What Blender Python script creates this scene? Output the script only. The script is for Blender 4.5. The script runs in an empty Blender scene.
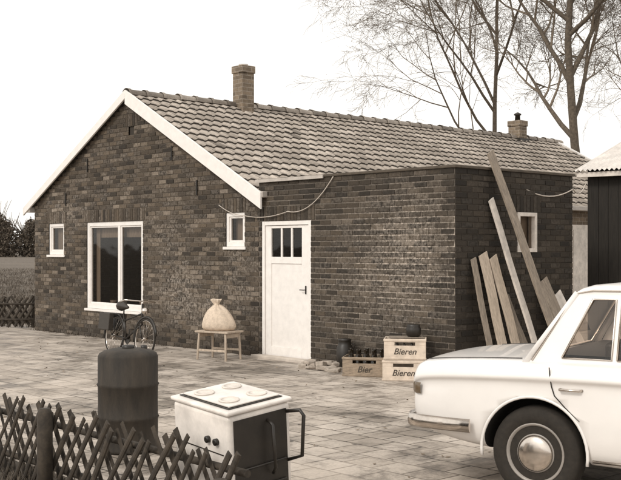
import bpy, bmesh, math, random
from mathutils import Vector, Matrix, Euler
random.seed(7)
R=math.radians
F=1060.0; HZ=248.0; CX=310.5; H=1.63
def gp(px,Y,z=0): return Vector(((px-CX)/F*Y,Y,z))
C=Vector((1.784,13.09,0)); HROT=math.atan2(-.74,.6726)
HM=Matrix.Translation(C)@Matrix.Rotation(HROT,4,'Z')
def hw(x,y,z=0): return HM@Vector((x,y,z))

# ---------------- materials
def sep(g,k=1.0):
    return (g*(1+.27*k),g*(1-.005*k),g*(1-.27*k),1)
def newmat(name):
    m=bpy.data.materials.new(name); m.use_nodes=True
    nt=m.node_tree; b=nt.nodes['Principled BSDF']; return m,nt,b
def N(nt,t,**kw):
    n=nt.nodes.new(t)
    for k,v in kw.items():
        if k in n.inputs: n.inputs[k].default_value=v
        else: setattr(n,k,v)
    return n
def noise(nt,scale,detail=5,rough=.6,vec=None,dist=0):
    n=nt.nodes.new('ShaderNodeTexNoise'); n.inputs['Scale'].default_value=scale
    n.inputs['Detail'].default_value=detail; n.inputs['Roughness'].default_value=rough; n.inputs['Distortion'].default_value=dist
    if vec is None:
        tc=nt.nodes.new('ShaderNodeTexCoord'); vec=tc.outputs['Object']
    nt.links.new(vec,n.inputs['Vector']); return n
def ramp(nt,src,stops):
    r=nt.nodes.new('ShaderNodeValToRGB'); e=r.color_ramp.elements
    e[0].position=stops[0][0]; e[0].color=stops[0][1]; e[1].position=stops[-1][0]; e[1].color=stops[-1][1]
    for p,c in stops[1:-1]:
        x=e.new(p); x.color=c
    nt.links.new(src,r.inputs[0]); return r
def mix(nt,fac,a,b,mode='MIX'):
    m=nt.nodes.new('ShaderNodeMix'); m.data_type='RGBA'; m.blend_type=mode
    for s,v in ((m.inputs[0],fac),(m.inputs[6],a),(m.inputs[7],b)):
        if isinstance(v,bpy.types.NodeSocket): nt.links.new(v,s)
        else: s.default_value=v
    return m.outputs[2]
def bump(nt,b,h,strength=.4,dist=.01):
    n=nt.nodes.new('ShaderNodeBump'); n.inputs['Strength'].default_value=strength; n.inputs['Distance'].default_value=dist
    nt.links.new(h,n.inputs['Height']); nt.links.new(n.outputs[0],b.inputs['Normal']); return n
def mat(name,g,g2=None,rough=.7,sc=12,bmp=.3,metal=0,k=1,coat=0,stretch=None,dist=.004):
    m,nt,b=newmat(name)
    if g2 is None: g2=g*.75
    vec=None
    if stretch:
        tc=nt.nodes.new('ShaderNodeTexCoord'); mp=nt.nodes.new('ShaderNodeMapping'); mp.inputs['Scale'].default_value=stretch
        nt.links.new(tc.outputs['Object'],mp.inputs[0]); vec=mp.outputs[0]
    n=noise(nt,sc,6,.65,vec)
    r=ramp(nt,n.outputs[0],[(.3,sep(g2,k)),(.68,sep(g,k))])
    nt.links.new(r.outputs[0],b.inputs['Base Color'])
    b.inputs['Roughness'].default_value=rough; b.inputs['Metallic'].default_value=metal
    b.inputs['Coat Weight'].default_value=coat
    if bmp: bump(nt,b,n.outputs[0],bmp,dist)
    return m
M_white=mat('white_paint',.80,.70,.5,9,.2,k=.2)
M_whitew=mat('weathered_white_paint',.70,.42,.6,7,.3,k=.4)
M_car=mat('car_white_paint',.75,.69,.28,2.5,0,k=.18,coat=.6)
M_chrome=mat('chrome',.6,.5,.18,20,0,metal=1,k=.4)
M_tyre=mat('tyre_rubber',.022,.012,.85,30,.3)
M_black=mat('black_rubber_trim',.015,.01,.6,20,.1)
M_under=mat('underbody_dark',.010,.007,.9,20,.1)
M_lens=mat('tail_lens',.10,.07,.2,10,0,k=1.5)
M_darkmetal=mat('dark_enamel',.020,.009,.45,8,.2)
M_rust=mat('rusty_drum_metal',.032,.010,.75,5,.6,k=1.2,dist=.01,stretch=(2.2,2.2,.6))
M_enamel=mat('white_enamel',.78,.52,.32,6,.05,k=.3)
M_wood=mat('pale_old_timber',.46,.26,.8,9,.5,k=.8,stretch=(6,6,1))
M_wood2=mat('grey_timber',.26,.12,.85,9,.5,k=.8,stretch=(6,6,1))
M_fence=mat('dark_fence_wood',.048,.013,.85,14,.6,k=1.1)
M_shed=mat('tarred_boards',.018,.007,.85,5,.5,stretch=(10,10,.8))
M_corr=mat('corrugated_sheet',.68,.46,.6,4,.2,k=.3)
M_rim=mat('painted_steel_rim',.30,.2,.4,4,.1,k=.4)
M_lead=mat('zinc_trim',.46,.30,.5,6,.2,k=.4)
M_roofing=mat('bitumen',.06,.04,.9,8,.3)
M_bark=mat('bark',.12,.045,.9,12,.6)
M_twig=mat('twigs',.17,.10,.9,12,0)
M_leaf=mat('hedgerow_leaves',.09,.045,.9,.5,0)  # distance haze put into the leaf colour
M_leafd=mat('dry_leaves',.2,.1,.9,3,0)
M_grass=mat('grass_blades',.10,.045,.9,3,0)
M_stub=mat('stubble_blades',.13,.055,.9,1.5,0,k=.8)
M_crate=mat('crate_plastic',.62,.40,.5,8,.1,k=.7)
M_cratew=mat('crate_wood',.30,.14,.8,9,.4,stretch=(2,2,8))
M_ink=mat('printed_ink',.05,.03,.6,20,0)
M_bottle=mat('bottle_glass',.02,.01,.12,20,0,k=1.5)
M_sack=mat('sackcloth',.56,.38,.95,26,.35,k=.8,dist=.004)
M_stone=mat('rubble_stone',.42,.22,.9,14,.6,k=.6)
M_soil=mat('soil',.08,.03,.95,9,.9,dist=.03)
M_curtain=mat('net_curtain',.32,.2,.9,3,.2,k=.6,stretch=(30,30,.5))
M_room=mat('room_dark',.03,.02,.9,3,0)
M_cable=mat('pale_cable',.5,.38,.6,3,0,k=.5)
M_leather=mat('leather',.03,.02,.5,20,.2)

def m_glass(name,base=.02,alpha=.75):
    m,nt,b=newmat(name)
    out=nt.nodes['Material Output']; nt.nodes.remove(b)
    tr=N(nt,'ShaderNodeBsdfTransparent'); tr.inputs[0].default_value=sep(alpha,.3)
    gl=N(nt,'ShaderNodeBsdfGlossy'); gl.inputs['Roughness'].default_value=.04; gl.inputs[0].default_value=(.9,.88,.85,1)
    fr=N(nt,'ShaderNodeFresnel'); fr.inputs[0].default_value=1.5
    n=noise(nt,1.3,2,.5); bp=nt.nodes.new('ShaderNodeBump'); bp.inputs['Strength'].default_value=.2; bp.inputs['Distance'].default_value=.04
    nt.links.new(n.outputs[0],bp.inputs['Height']); nt.links.new(bp.outputs[0],gl.inputs['Normal'])
    ms=N(nt,'ShaderNodeMixShader'); nt.links.new(fr.outputs[0],ms.inputs[0]); nt.links.new(tr.outputs[0],ms.inputs[1]); nt.links.new(gl.outputs[0],ms.inputs[2])
    nt.links.new(ms.outputs[0],out.inputs[0]); return m
M_glass=m_glass('window_glass')
M_cglass=m_glass('car_glass',alpha=.8)

def m_brick(name,dark,light,pale,lightmix,k=1.2,lm=.6):
    m,nt,b=newmat(name)
    at=N(nt,'ShaderNodeAttribute'); at.attribute_name='bc'
    sp=N(nt,'ShaderNodeSeparateColor'); nt.links.new(at.outputs[0],sp.inputs[0])
    r=ramp(nt,sp.outputs[0],[(0,sep(dark*.5,k)),(.3,sep(dark,k)),(.72,sep((dark+light)/2,k)),(.92,sep(light,k)),(1,sep(pale,k*.7))])
    n1=noise(nt,45,5,.7); n2=noise(nt,1.1,6,.7,dist=.6); n3=noise(nt,22,6,.75)
    c=mix(nt,.8,r.outputs[0],ramp(nt,n1.outputs[0],[(.25,(.4,.4,.4,1)),(.7,(1.3,1.3,1.3,1))]).outputs[0],'MULTIPLY')
    c=mix(nt,.85,c,ramp(nt,n2.outputs[0],[(.3,(.70,.68,.66,1)),(.65,(1.12,1.12,1.12,1))]).outputs[0],'MULTIPLY')
    ml=N(nt,'ShaderNodeMath',operation='MULTIPLY'); nt.links.new(sp.outputs[1],ml.inputs[0])
    rr=ramp(nt,n3.outputs[0],[(.42,(0,0,0,1)),(.60,(lm,lm,lm,1))]); nt.links.new(rr.outputs[0],ml.inputs[1])
    c=mix(nt,ml.outputs[0],c,sep(lightmix,.6))
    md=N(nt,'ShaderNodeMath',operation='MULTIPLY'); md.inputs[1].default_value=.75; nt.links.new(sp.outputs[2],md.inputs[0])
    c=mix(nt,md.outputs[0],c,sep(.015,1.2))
    nt.links.new(c,b.inputs['Base Color']); b.inputs['Roughness'].default_value=.9
    bump(nt,b,n1.outputs[0],.6,.006); return m
M_br_g=m_brick('old_brick',.044,.095,.18,.38,1.15,.7)
M_br_e=m_brick('klinker_brick',.034,.070,.11,.34,1.15,.5)
M_mo_g=m_brick('old_mortar',.075,.125,.20,.5,.9,.9)
M_mo_e=m_brick('lime_mortar',.11,.18,.27,.60,.7,1)
M_br_s=m_brick('shaded_side_brick',.024,.046,.08,.3,1.15,.4); M_mo_s=m_brick('shaded_side_mortar',.055,.085,.13,.3,.9,.5)  # darker brick and mortar copy; shade of the side wall painted in

def m_texbrick(name,c1,c2,mo):
    m,nt,b=newmat(name)
    tc=N(nt,'ShaderNodeTexCoord'); s=N(nt,'ShaderNodeSeparateXYZ'); nt.links.new(tc.outputs['Object'],s.inputs[0])
    a=N(nt,'ShaderNodeMath',operation='ADD'); nt.links.new(s.outputs[0],a.inputs[0]); nt.links.new(s.outputs[1],a.inputs[1])
    cb=N(nt,'ShaderNodeCombineXYZ'); nt.links.new(a.outputs[0],cb.inputs[0]); nt.links.new(s.outputs[2],cb.inputs[1])
    t=N(nt,'ShaderNodeTexBrick'); nt.links.new(cb.outputs[0],t.inputs[0])
    t.inputs['Scale'].default_value=1; t.inputs['Brick Width'].default_value=.222; t.inputs['Row Height'].default_value=.075
    t.inputs['Mortar Size'].default_value=.007; t.inputs['Color1'].default_value=sep(c1,1.1); t.inputs['Color2'].default_value=sep(c2,1.1); t.inputs['Mortar'].default_value=sep(mo,.7)
    n=noise(nt,8,6,.7)
    c=mix(nt,.8,t.outputs[0],ramp(nt,n.outputs[0],[(.3,(.5,.5,.5,1)),(.7,(1.3,1.3,1.3,1))]).outputs[0],'MULTIPLY')
    nt.links.new(c,b.inputs['Base Color']); b.inputs['Roughness'].default_value=.9
    iv=N(nt,'ShaderNodeMath',operation='SUBTRACT'); iv.inputs[0].default_value=1; nt.links.new(t.outputs['Fac'],iv.inputs[1])
    bump(nt,b,iv.outputs[0],.8,.008); return m
M_tb=m_texbrick('chimney_brick',.10,.19,.26)

def m_tile():
    m,nt,b=newmat('clay_pantile')
    at=N(nt,'ShaderNodeAttribute'); at.attribute_name='bc'
    sp=N(nt,'ShaderNodeSeparateColor'); nt.links.new(at.outputs[0],sp.inputs[0])
    r=ramp(nt,sp.outputs[0],[(0,sep(.06,.6)),(.3,sep(.25,.6)),(1,sep(.48,.5))])
    n=noise(nt,.9,6,.7); n1=noise(nt,30,5,.7)
    c=mix(nt,.85,r.outputs[0],ramp(nt,n.outputs[0],[(.3,(.62,.60,.58,1)),(.66,(1.15,1.15,1.15,1))]).outputs[0],'MULTIPLY')
    c=mix(nt,.7,c,ramp(nt,n1.outputs[0],[(.3,(.6,.6,.6,1)),(.7,(1.2,1.2,1.2,1))]).outputs[0],'MULTIPLY')
    nt.links.new(c,b.inputs['Base Color']); b.inputs['Roughness'].default_value=.8
    bump(nt,b,n1.outputs[0],.4,.006); return m
M_tile=m_tile()

# ---------------- mesh builder
class MB:
    def __init__(s): s.v=[];s.f=[];s.m=[];s.c=[];s.sm=[]
    def face(s,idx,m=0,c=(.5,0,0,1),sm=False): s.f.append(idx);s.m.append(m);s.c.append(c);s.sm.append(sm)
    def poly(s,pts,m=0,c=(.5,0,0,1)):
        n=len(s.v); s.v+= [tuple(p) for p in pts]; s.face(list(range(n,n+len(pts))),m,c)
    def box(s,x0,x1,y0,y1,z0,z1,m=0,c=(.5,0,0,1),M=None):
        n=len(s.v); P=[(x0,y0,z0),(x1,y0,z0),(x1,y1,z0),(x0,y1,z0),(x0,y0,z1),(x1,y0,z1),(x1,y1,z1),(x0,y1,z1)]
        if M is not None: P=[tuple(M@Vector(p)) for p in P]
        s.v+=P
        for f in ((0,3,2,1),(4,5,6,7),(0,1,5,4),(1,2,6,5),(2,3,7,6),(3,0,4,7)): s.face([n+i for i in f],m,c)
    def tube(s,pts,rad,sides=6,m=0,cap=True,sm=True):
        pts=[Vector(p) for p in pts]; k=len(pts)
        if not hasattr(rad,'__len__'): rad=[rad]*k
        n0=len(s.v); prev=None
        for i,p in enumerate(pts):
            t=(pts[min(i+1,k-1)]-pts[max(i-1,0)])
            t=t.normalized() if t.length>1e-9 else Vector((0,0,1))
            if prev is None:
                a=Vector((0,0,1)) if abs(t.z)<.9 else Vector((1,0,0)); e=t.cross(a).normalized()
            else:
                e=prev-t*prev.dot(t); e=e.normalized() if e.length>1e-6 else t.orthogonal().normalized()
            prev=e; g=t.cross(e)
            for j in range(sides):
                an=2*math.pi*j/sides; s.v.append(tuple(p+(e*math.cos(an)+g*math.sin(an))*rad[i]))
        for i in range(k-1):
            for j in range(sides):
                a=n0+i*sides+j; b=n0+i*sides+(j+1)%sides
                s.face([a,b,b+sides,a+sides],m,sm=sm)
        if cap:
            s.face([n0+j for j in range(sides)][::-1],m); s.face([n0+(k-1)*sides+j for j in range(sides)],m)
    def lathe(s,prof,seg=24,m=0,M=None,sm=True,closed=False):
        n0=len(s.v); k=len(prof)
        for r,z in prof:
            for j in range(seg):
                a=2*math.pi*j/seg; p=Vector((r*math.cos(a),r*math.sin(a),z))
                if M is not None: p=M@p
                s.v.append(tuple(p))
        for i in range(k-1):
            for j in range(seg):
                a=n0+i*seg+j; b=n0+i*seg+(j+1)%seg; s.face([a,b,b+seg,a+seg],m,sm=sm)
        s.face([n0+j for j in range(seg)][::-1],m); s.face([n0+(k-1)*seg+j for j in range(seg)],m)
    def done(s,name,mats,parent=None,bevel=0,segs=2):
        me=bpy.data.meshes.new(name); me.from_pydata(s.v,[],s.f)
        for mm in (mats if isinstance(mats,(list,tuple)) else [mats]): me.materials.append(mm)
        me.polygons.foreach_set('material_index',s.m); me.polygons.foreach_set('use_smooth',s.sm)
        at=me.color_attributes.new('bc','FLOAT_COLOR','CORNER')
        buf=[]
        for p,c in zip(s.f,s.c): buf+= list(c)*len(p)
        at.data.foreach_set('color',buf); me.update()
        ob=bpy.data.objects.new(name,me); bpy.context.scene.collection.objects.link(ob)
        if parent: ob.parent=parent
        if bevel:
            bv=ob.modifiers.new('b','BEVEL'); bv.width=bevel; bv.segments=segs; bv.limit_method='ANGLE'; bv.angle_limit=R(40)
        return ob
def empty(name,loc=(0,0,0),rz=0,M=None):
    e=bpy.data.objects.new(name,None); bpy.context.scene.collection.objects.link(e); e.empty_display_size=.2
    if M is not None: e.matrix_world=M
    else: e.location=loc; e.rotation_euler=(0,0,rz)
    return e

# ---------------- world, sun, camera
sc=bpy.context.scene
w=bpy.data.worlds.new('World'); sc.world=w; w.use_nodes=True; nt=w.node_tree
bg=nt.nodes['Background']
SUN_EL=R(38); SUN_AZ=R(222)
sky=N(nt,'ShaderNodeTexSky'); sky.sky_type='NISHITA'; sky.sun_disc=False; sky.sun_elevation=SUN_EL; sky.sun_rotation=SUN_AZ
sky.air_density=1.5; sky.dust_density=4
hs=N(nt,'ShaderNodeHueSaturation'); hs.inputs['Saturation'].default_value=.06; nt.links.new(sky.outputs[0],hs.inputs['Color'])
cl=mix(nt,.82,hs.outputs[0],(8.9,8.6,8.15,1))
nt.links.new(cl,bg.inputs[0]); bg.inputs[1].default_value=.15
sd=Vector((math.sin(SUN_AZ)*math.cos(SUN_EL),math.cos(SUN_AZ)*math.cos(SUN_EL),math.sin(SUN_EL)))
sl=bpy.data.lights.new('sun','SUN'); sl.energy=1.45; sl.angle=R(12); sl.color=(1,.95,.87)
so=bpy.data.objects.new('sun',sl); sc.collection.objects.link(so); so.rotation_euler=sd.to_track_quat('Z','Y').to_euler(); so.location=(0,0,20)
cam=bpy.data.cameras.new('camera'); cam.lens=F/621*36; cam.sensor_width=36; cam.clip_end=3000; cam.shift_y=8/621
co=bpy.data.objects.new('camera',cam); sc.collection.objects.link(co); co.location=(0,0,H); co.rotation_euler=(R(90),0,0); sc.camera=co
sc.view_settings.view_transform='Standard'; sc.view_settings.look='None'; sc.view_settings.exposure=0

# ---------------- ground
m,nt,b=newmat('field_ground')
n=noise(nt,.12,8,.7); n2=noise(nt,1.5,8,.8)
c=mix(nt,.6,ramp(nt,n.outputs[0],[(.35,sep(.07,.8)),(.65,sep(.15,.8))]).outputs[0],ramp(nt,n2.outputs[0],[(.4,sep(.04)),(.6,sep(.17,.8))]).outputs[0])
nt.links.new(c,b.inputs['Base Color']); b.inputs['Roughness'].default_value=1; bump(nt,b,n2.outputs[0],1,.1)
mb=MB(); mb.poly([(-900,-60,0),(900,-60,0),(900,1800,0),(-900,1800,0)]); mb.done('ground',m)
# paving
m,nt,b=newmat('concrete_pavers')
tc=N(nt,'ShaderNodeTexCoord'); t=N(nt,'ShaderNodeTexBrick'); nz=noise(nt,1.2,3,.5)
dv=N(nt,'ShaderNodeMixRGB'); dv.blend_type='ADD'; dv.inputs[0].default_value=.03
nt.links.new(tc.outputs['Object'],dv.inputs[1]); nt.links.new(nz.outputs['Color'],dv.inputs[2]); nt.links.new(dv.outputs[0],t.inputs[0])
t.inputs['Scale'].default_value=1; t.inputs['Brick Width'].default_value=.3; t.inputs['Row Height'].default_value=.3; t.inputs['Mortar Size'].default_value=.010; t.inputs['Mortar Smooth'].default_value=.4
t.inputs['Color1'].default_value=sep(.28,.6); t.inputs['Color2'].default_value=sep(.46,.5); t.inputs['Mortar'].default_value=sep(.06,1)
big=noise(nt,.5,7,.65,dist=.8); med=noise(nt,1.7,9,.78,dist=.3); fin=noise(nt,40,4,.7)
sand=ramp(nt,big.outputs[0],[(.42,(0,0,0,1)),(.58,(1,1,1,1))])
c=mix(nt,sand.outputs[0],t.outputs[0],mix(nt,.6,t.outputs[0],sep(.40,.6)))
c=mix(nt,1,c,ramp(nt,med.outputs[0],[(.34,(.26,.24,.22,1)),(.43,(.64,.63,.62,1)),(.50,(.98,.98,.98,1)),(.7,(1.22,1.22,1.22,1))]).outputs[0],'MULTIPLY')
c=mix(nt,.85,c,ramp(nt,big.outputs[0],[(.36,(.42,.40,.37,1)),(.47,(1,1,1,1))]).outputs[0],'MULTIPLY')
c=mix(nt,.6,c,ramp(nt,fin.outputs[0],[(.3,(.7,.7,.7,1)),(.7,(1.15,1.15,1.15,1))]).outputs[0],'MULTIPLY')
nt.links.new(c,b.inputs['Base Color'])
rg=ramp(nt,med.outputs[0],[(.36,(.45,.45,.45,1)),(.5,(.88,.88,.88,1))]); nt.links.new(rg.outputs[0],b.inputs['Roughness'])
iv=N(nt,'ShaderNodeMath',operation='SUBTRACT'); iv.inputs[0].default_value=1; nt.links.new(t.outputs['Fac'],iv.inputs[1])
ad=N(nt,'ShaderNodeMath',operation='ADD'); nt.links.new(iv.outputs[0],ad.inputs[0]); nt.links.new(med.outputs[0],ad.inputs[1])
bump(nt,b,ad.outputs[0],.6,.012)
pv=MB(); pv.poly([(-12.6,-6.35,.004),(16,-6.35,.004),(16,14,.004),(-12.6,14,.004)])
p=pv.done('paved_yard',m); p.matrix_world=HM
bed=MB(); bed.poly([(-12.6,-7.0,.008),(16,-7.0,.008),(16,-6.35,.008),(-12.6,-6.35,.008)]); o=bed.done('soil_bed',M_soil); o.matrix_world=HM
M_conc=mat('concrete_path',.5,.33,.85,4,.3,k=.5)
rd=MB()
x=-12.6
while x<16:
    rd.box(x+.004,x+.996,-7.12,-7.0,-.05,.06); x+=1
o=rd.done('kerb',M_conc,bevel=.008); o.matrix_world=HM
rd=MB(); rd.poly([(-12.6,-16,.006),(16,-16,.006),(16,-7.12,.006),(-12.6,-7.12,.006)]); o=rd.done('footpath',M_conc); o.matrix_world=HM

# ---------------- house
house=empty('brick_house',M=HM)
CO=.075
def snap(z): return round(z/CO)
def brick_wall(name,mapf,lims,nc,openings,gf,mats,seed=1,lint=True,z0=0,jt=.0065,pw=1.3):
    rnd=random.Random(seed); mb=MB()
    op=[(a0,a1,snap(b0),snap(b1)) for a0,a1,b0,b1 in openings]
    li=[(a0-.1,a1+.1,k1,k1+3) for a0,a1,k0,k1 in op] if lint else []
    def sub(ivs,rects,k):
        for a0,a1,k0,k1 in rects:
            if k0<=k<k1:
                o=[]
                for s,e in ivs:
                    if e<=a0 or s>=a1: o.append((s,e))
                    else:
                        if s<a0:o.append((s,a0))
                        if e>a1:o.append((a1,e))
                ivs=o
        return ivs
    def brick(a0,a1,b0,b1,rv):
        d=.0065+rnd.random()*.005
        am=(a0+a1)/2; g,dm=gf(am,(b0+b1)/2)
        col=(rv,min(1,max(0,g+rnd.uniform(-.3,.3)*(g>.02))),dm,1)
        j=lambda:rnd.uniform(-.002,.002)
        n=len(mb.v)
        for (a,bb,dd) in ((a0,b0,0),(a1,b0,0),(a1,b1,0),(a0,b1,0),(a0+.002+j(),b0+.002+j(),d),(a1-.002+j(),b0+.002+j(),d),(a1-.002+j(),b1-.002+j(),d),(a0+.002+j(),b1-.002+j(),d)):
            mb.v.append(tuple(mapf(a,bb,dd)))
        for f in ((4,5,6,7),(0,1,5,4),(1,2,6,5),(2,3,7,6),(3,0,4,7)): mb.face([n+i for i in f],1,col)
    for k in range(nc):
        b0=k*CO+z0; ivs=lims(b0)
        ivm=sub(ivs,op,k)
        for s,e in ivm:
            a=s
            while a<e-1e-6:
                a2=min(a+.45,e); g,dm=gf((a+a2)/2,b0+CO/2)
                mb.poly([mapf(a,b0,0),mapf(a2,b0,0),mapf(a2,b0+CO,0),mapf(a,b0+CO,0)],0,(rnd.random()*.8,g,dm,1)); a=a2
        ivb=sub(ivm,li,k); off=(k%2)*.111+rnd.uniform(-.012,.012)
        for s,e in ivb:
            q=math.floor((s-off)/.222)*.222+off
            while q<e:
                a0=max(q+.006,s+.002); a1=min(q+.216,e-.002)
                if a1-a0>.025: brick(a0,a1,b0+jt,b0+CO-jt,rnd.random()**pw)
                q+=.222
    if lint:
        for a0,a1,k0,k1 in li:
            q=a0
            while q<a1-.03:
                brick(q+.005,min(q+.070,a1),k0*CO+.006+z0,k1*CO-.006+z0,rnd.random()*.8); q+=.075
    return mb.done(name,mats,house)
ZR=4.33; SL=.52; XR=-7.32
def gtop(x): return ZR-SL*abs(x-XR)
g_open=[(-8.80,-6.93,.52,2.11),(-10.23,-9.64,1.5,2.1),(-4.61,-4.14,1.65,2.18),(-7.38,-7.20,3.6,3.72)]
def limg(b):
    bb=b+.03
    if bb<2.50: return [(-10.8,-3.80)]
    d=(ZR-.06-bb)/SL
    if d<.1: return []
    return [(max(-10.8,XR-d),min(-3.80,XR+d))]
def gauss(x,y,cx,cy,sx,sy): return math.exp(-((x-cx)/sx)**2-((y-cy)/sy)**2)
def gfg(a,b):
    g=.7*gauss(a,b,-5.9,.9,.55,.5)+.4*gauss(a,b,-9.6,2.3,.9,.3)+.4*gauss(a,b,-5.2,.6,.5,.3)+.3*gauss(a,b,-6.3,1.9,.6,.4)+.35*gauss(a,b,-4.3,1.3,.4,.9)+.10
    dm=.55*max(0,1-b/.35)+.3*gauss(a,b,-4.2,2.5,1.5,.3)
    return min(g,1),min(dm,1)
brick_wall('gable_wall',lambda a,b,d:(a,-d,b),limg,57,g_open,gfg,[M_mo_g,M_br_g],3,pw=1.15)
EXH=35
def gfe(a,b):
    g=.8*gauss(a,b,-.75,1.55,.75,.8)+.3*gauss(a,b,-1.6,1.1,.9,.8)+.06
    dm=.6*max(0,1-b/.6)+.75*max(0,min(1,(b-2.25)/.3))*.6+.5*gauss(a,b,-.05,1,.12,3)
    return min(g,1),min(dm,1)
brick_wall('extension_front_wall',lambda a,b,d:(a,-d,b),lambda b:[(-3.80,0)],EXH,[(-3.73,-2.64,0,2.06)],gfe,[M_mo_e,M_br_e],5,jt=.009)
def gfs(a,b): return .08,.25+.3*max(0,1-b/.6)  # even darkening adds to the painted side shade, plus darker base
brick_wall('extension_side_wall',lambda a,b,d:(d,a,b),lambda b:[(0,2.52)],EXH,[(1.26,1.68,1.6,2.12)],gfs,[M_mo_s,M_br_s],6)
mb=MB()
mb.poly([(-10.8,0,0),(-10.8,12.6,0),(-10.8,12.6,gtop(-10.8)-.05),(-10.8,0,gtop(-10.8)-.05)])
mb.poly([(-3.84,2.5,0),(-3.84,12.6,0),(-3.84,12.6,2.46),(-3.84,2.5,2.46)])
mb.poly([(-10.8,12.6,0),(-3.84,12.6,0),(-3.84,12.6,2.44),(XR,12.6,ZR-.08),(-10.8,12.6,2.44)])
mb.poly([(-3.84,2.52,0),(-.001,2.52,0),(-.001,2.52,EXH*CO),(-3.84,2.52,EXH*CO)])
mb.done('rear_walls',M_tb,house)
mb=MB(); t=EXH*CO
mb.box(-3.80,.03,-.03,.10,t,t+.035); mb.box(-.10,.03,.10,2.55,t,t+.035)
mb.done('parapet_coping',mat('dark_coping',.08,.04,.8,8,.4),house,bevel=.006)
mb=MB(); mb.poly([(-3.85,.1,t-.06),(-.1,.1,t-.06),(-.1,2.52,t-.06),(-3.85,2.52,t-.06)]); mb.done('flat_roof',M_roofing,house)
mb=MB(); mb.box(-3.83,-2.35,-.05,-.032,t-.02,t+.028); mb.done('pale_flashing',M_lead,house)
# tiles
def tiles(side,name,seed):
    rnd=random.Random(seed); mb=MB(); e=.27; tw=.205
    Ls=math.hypot(3.52+.12,(3.52+.12)*SL); nrow=int(Ls/e)+1; e=Ls/nrow
    nt_=int(12.75/tw); dx=math.cos(math.atan(SL)); dz=math.sin(math.atan(SL))
    for r_ in range(nrow):
        for i in range(nt_):
            rv=rnd.random(); y0=-.10+i*tw; j1=rnd.uniform(0,.005); j2=rnd.uniform(-.006,.006)
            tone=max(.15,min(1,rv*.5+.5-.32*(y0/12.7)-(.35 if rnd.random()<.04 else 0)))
            n=len(mb.v); K=7
            for (d,h) in ((r_*e-.02,.010),((r_+1)*e+j2,.036+j1),((r_+1)*e+j2,.004)):
                for q in range(K):
                    pq=q/(K-1); wv=.013*math.sin(2*math.pi*pq+.4)+.007*math.cos(4*math.pi*pq)
                    hh=h+wv
                    X=XR+side*(d*dx+hh*dz); Z=ZR-.02-d*dz+hh*dx
                    mb.v.append((X,y0+pq*(tw-.004),Z))
            for l in range(2):
                for q in range(K-1):
                    a=n+l*K+q; f=[a,a+1,a+K+1,a+K]
                    if side>0: f=f[::-1]
                    mb.face(f,0,(tone if l==0 else 0,0,0,1),sm=(l==0))  # butt faces coloured dark, painting the shadow line under each row
    return mb.done(name,M_tile,house)
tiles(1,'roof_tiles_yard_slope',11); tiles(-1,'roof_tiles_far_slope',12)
mb=MB()
for s_ in (1,-1):
    xe=XR+s_*3.6; ze=ZR-SL*3.6-.05
    mb.poly([(XR,-.08,ZR-.05),(xe,-.08,ze),(xe,12.62,ze),(XR,12.62,ZR-.05)])
mb.done('roof_deck',M_room,house)
mb=MB(); y=-.1; rnd=random.Random(4)
while y<12.6:
    zz=ZR+.0+rnd.uniform(-.004,.008); n=len(mb.v); tone=rnd.uniform(.15,.7)
    for yy,rr in ((y,.115),(y+.06,.115),(y+.065,.10),(y+.40,.092)):
        for j in range(9):
            a=math.pi*j/8; mb.v.append((XR+rr*math.cos(a)*1.1,yy,zz-.03+rr*math.sin(a)))
    for l in range(3):
        for j in range(8):
            a=n+l*9+j; mb.face([a,a+1,a+10,a+9],0,(tone,0,0,1),sm=True)
    y+=.36
mb.done('ridge_tiles',M_tile,house)
mb=MB()
def verge(side,x_end,wd,y0,y1,dz=.05):
    n=len(mb.v)
    for x in (XR, XR+side*x_end):
        zt=ZR-SL*abs(x-XR)+dz
        for (yy,zz) in ((y0,zt),(y1,zt),(y1,zt-wd),(y0,zt-wd)): mb.v.append((x,yy,zz))
    for f in ((0,1,5,4),(1,2,6,5),(2,3,7,6),(3,0,4,7),(0,3,2,1),(4,5,6,7)): mb.face([n+i for i in f])
verge(1,3.70,.25,-.125,-.09); verge(-1,3.75,.15,-.125,-.09)
verge(1,3.70,.25,12.66,12.69); verge(-1,3.75,.2,12.66,12.69)
mb.done('verge_boards',M_white,house,bevel=.004)
mb=MB()
mb.box(-3.86,-3.60,-.10,12.6,2.38,2.47); mb.box(-11.1,-10.84,-.10,12.6,2.34,2.44)
mb.done('eaves_gutters',M_lead,house,bevel=.01)
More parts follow.
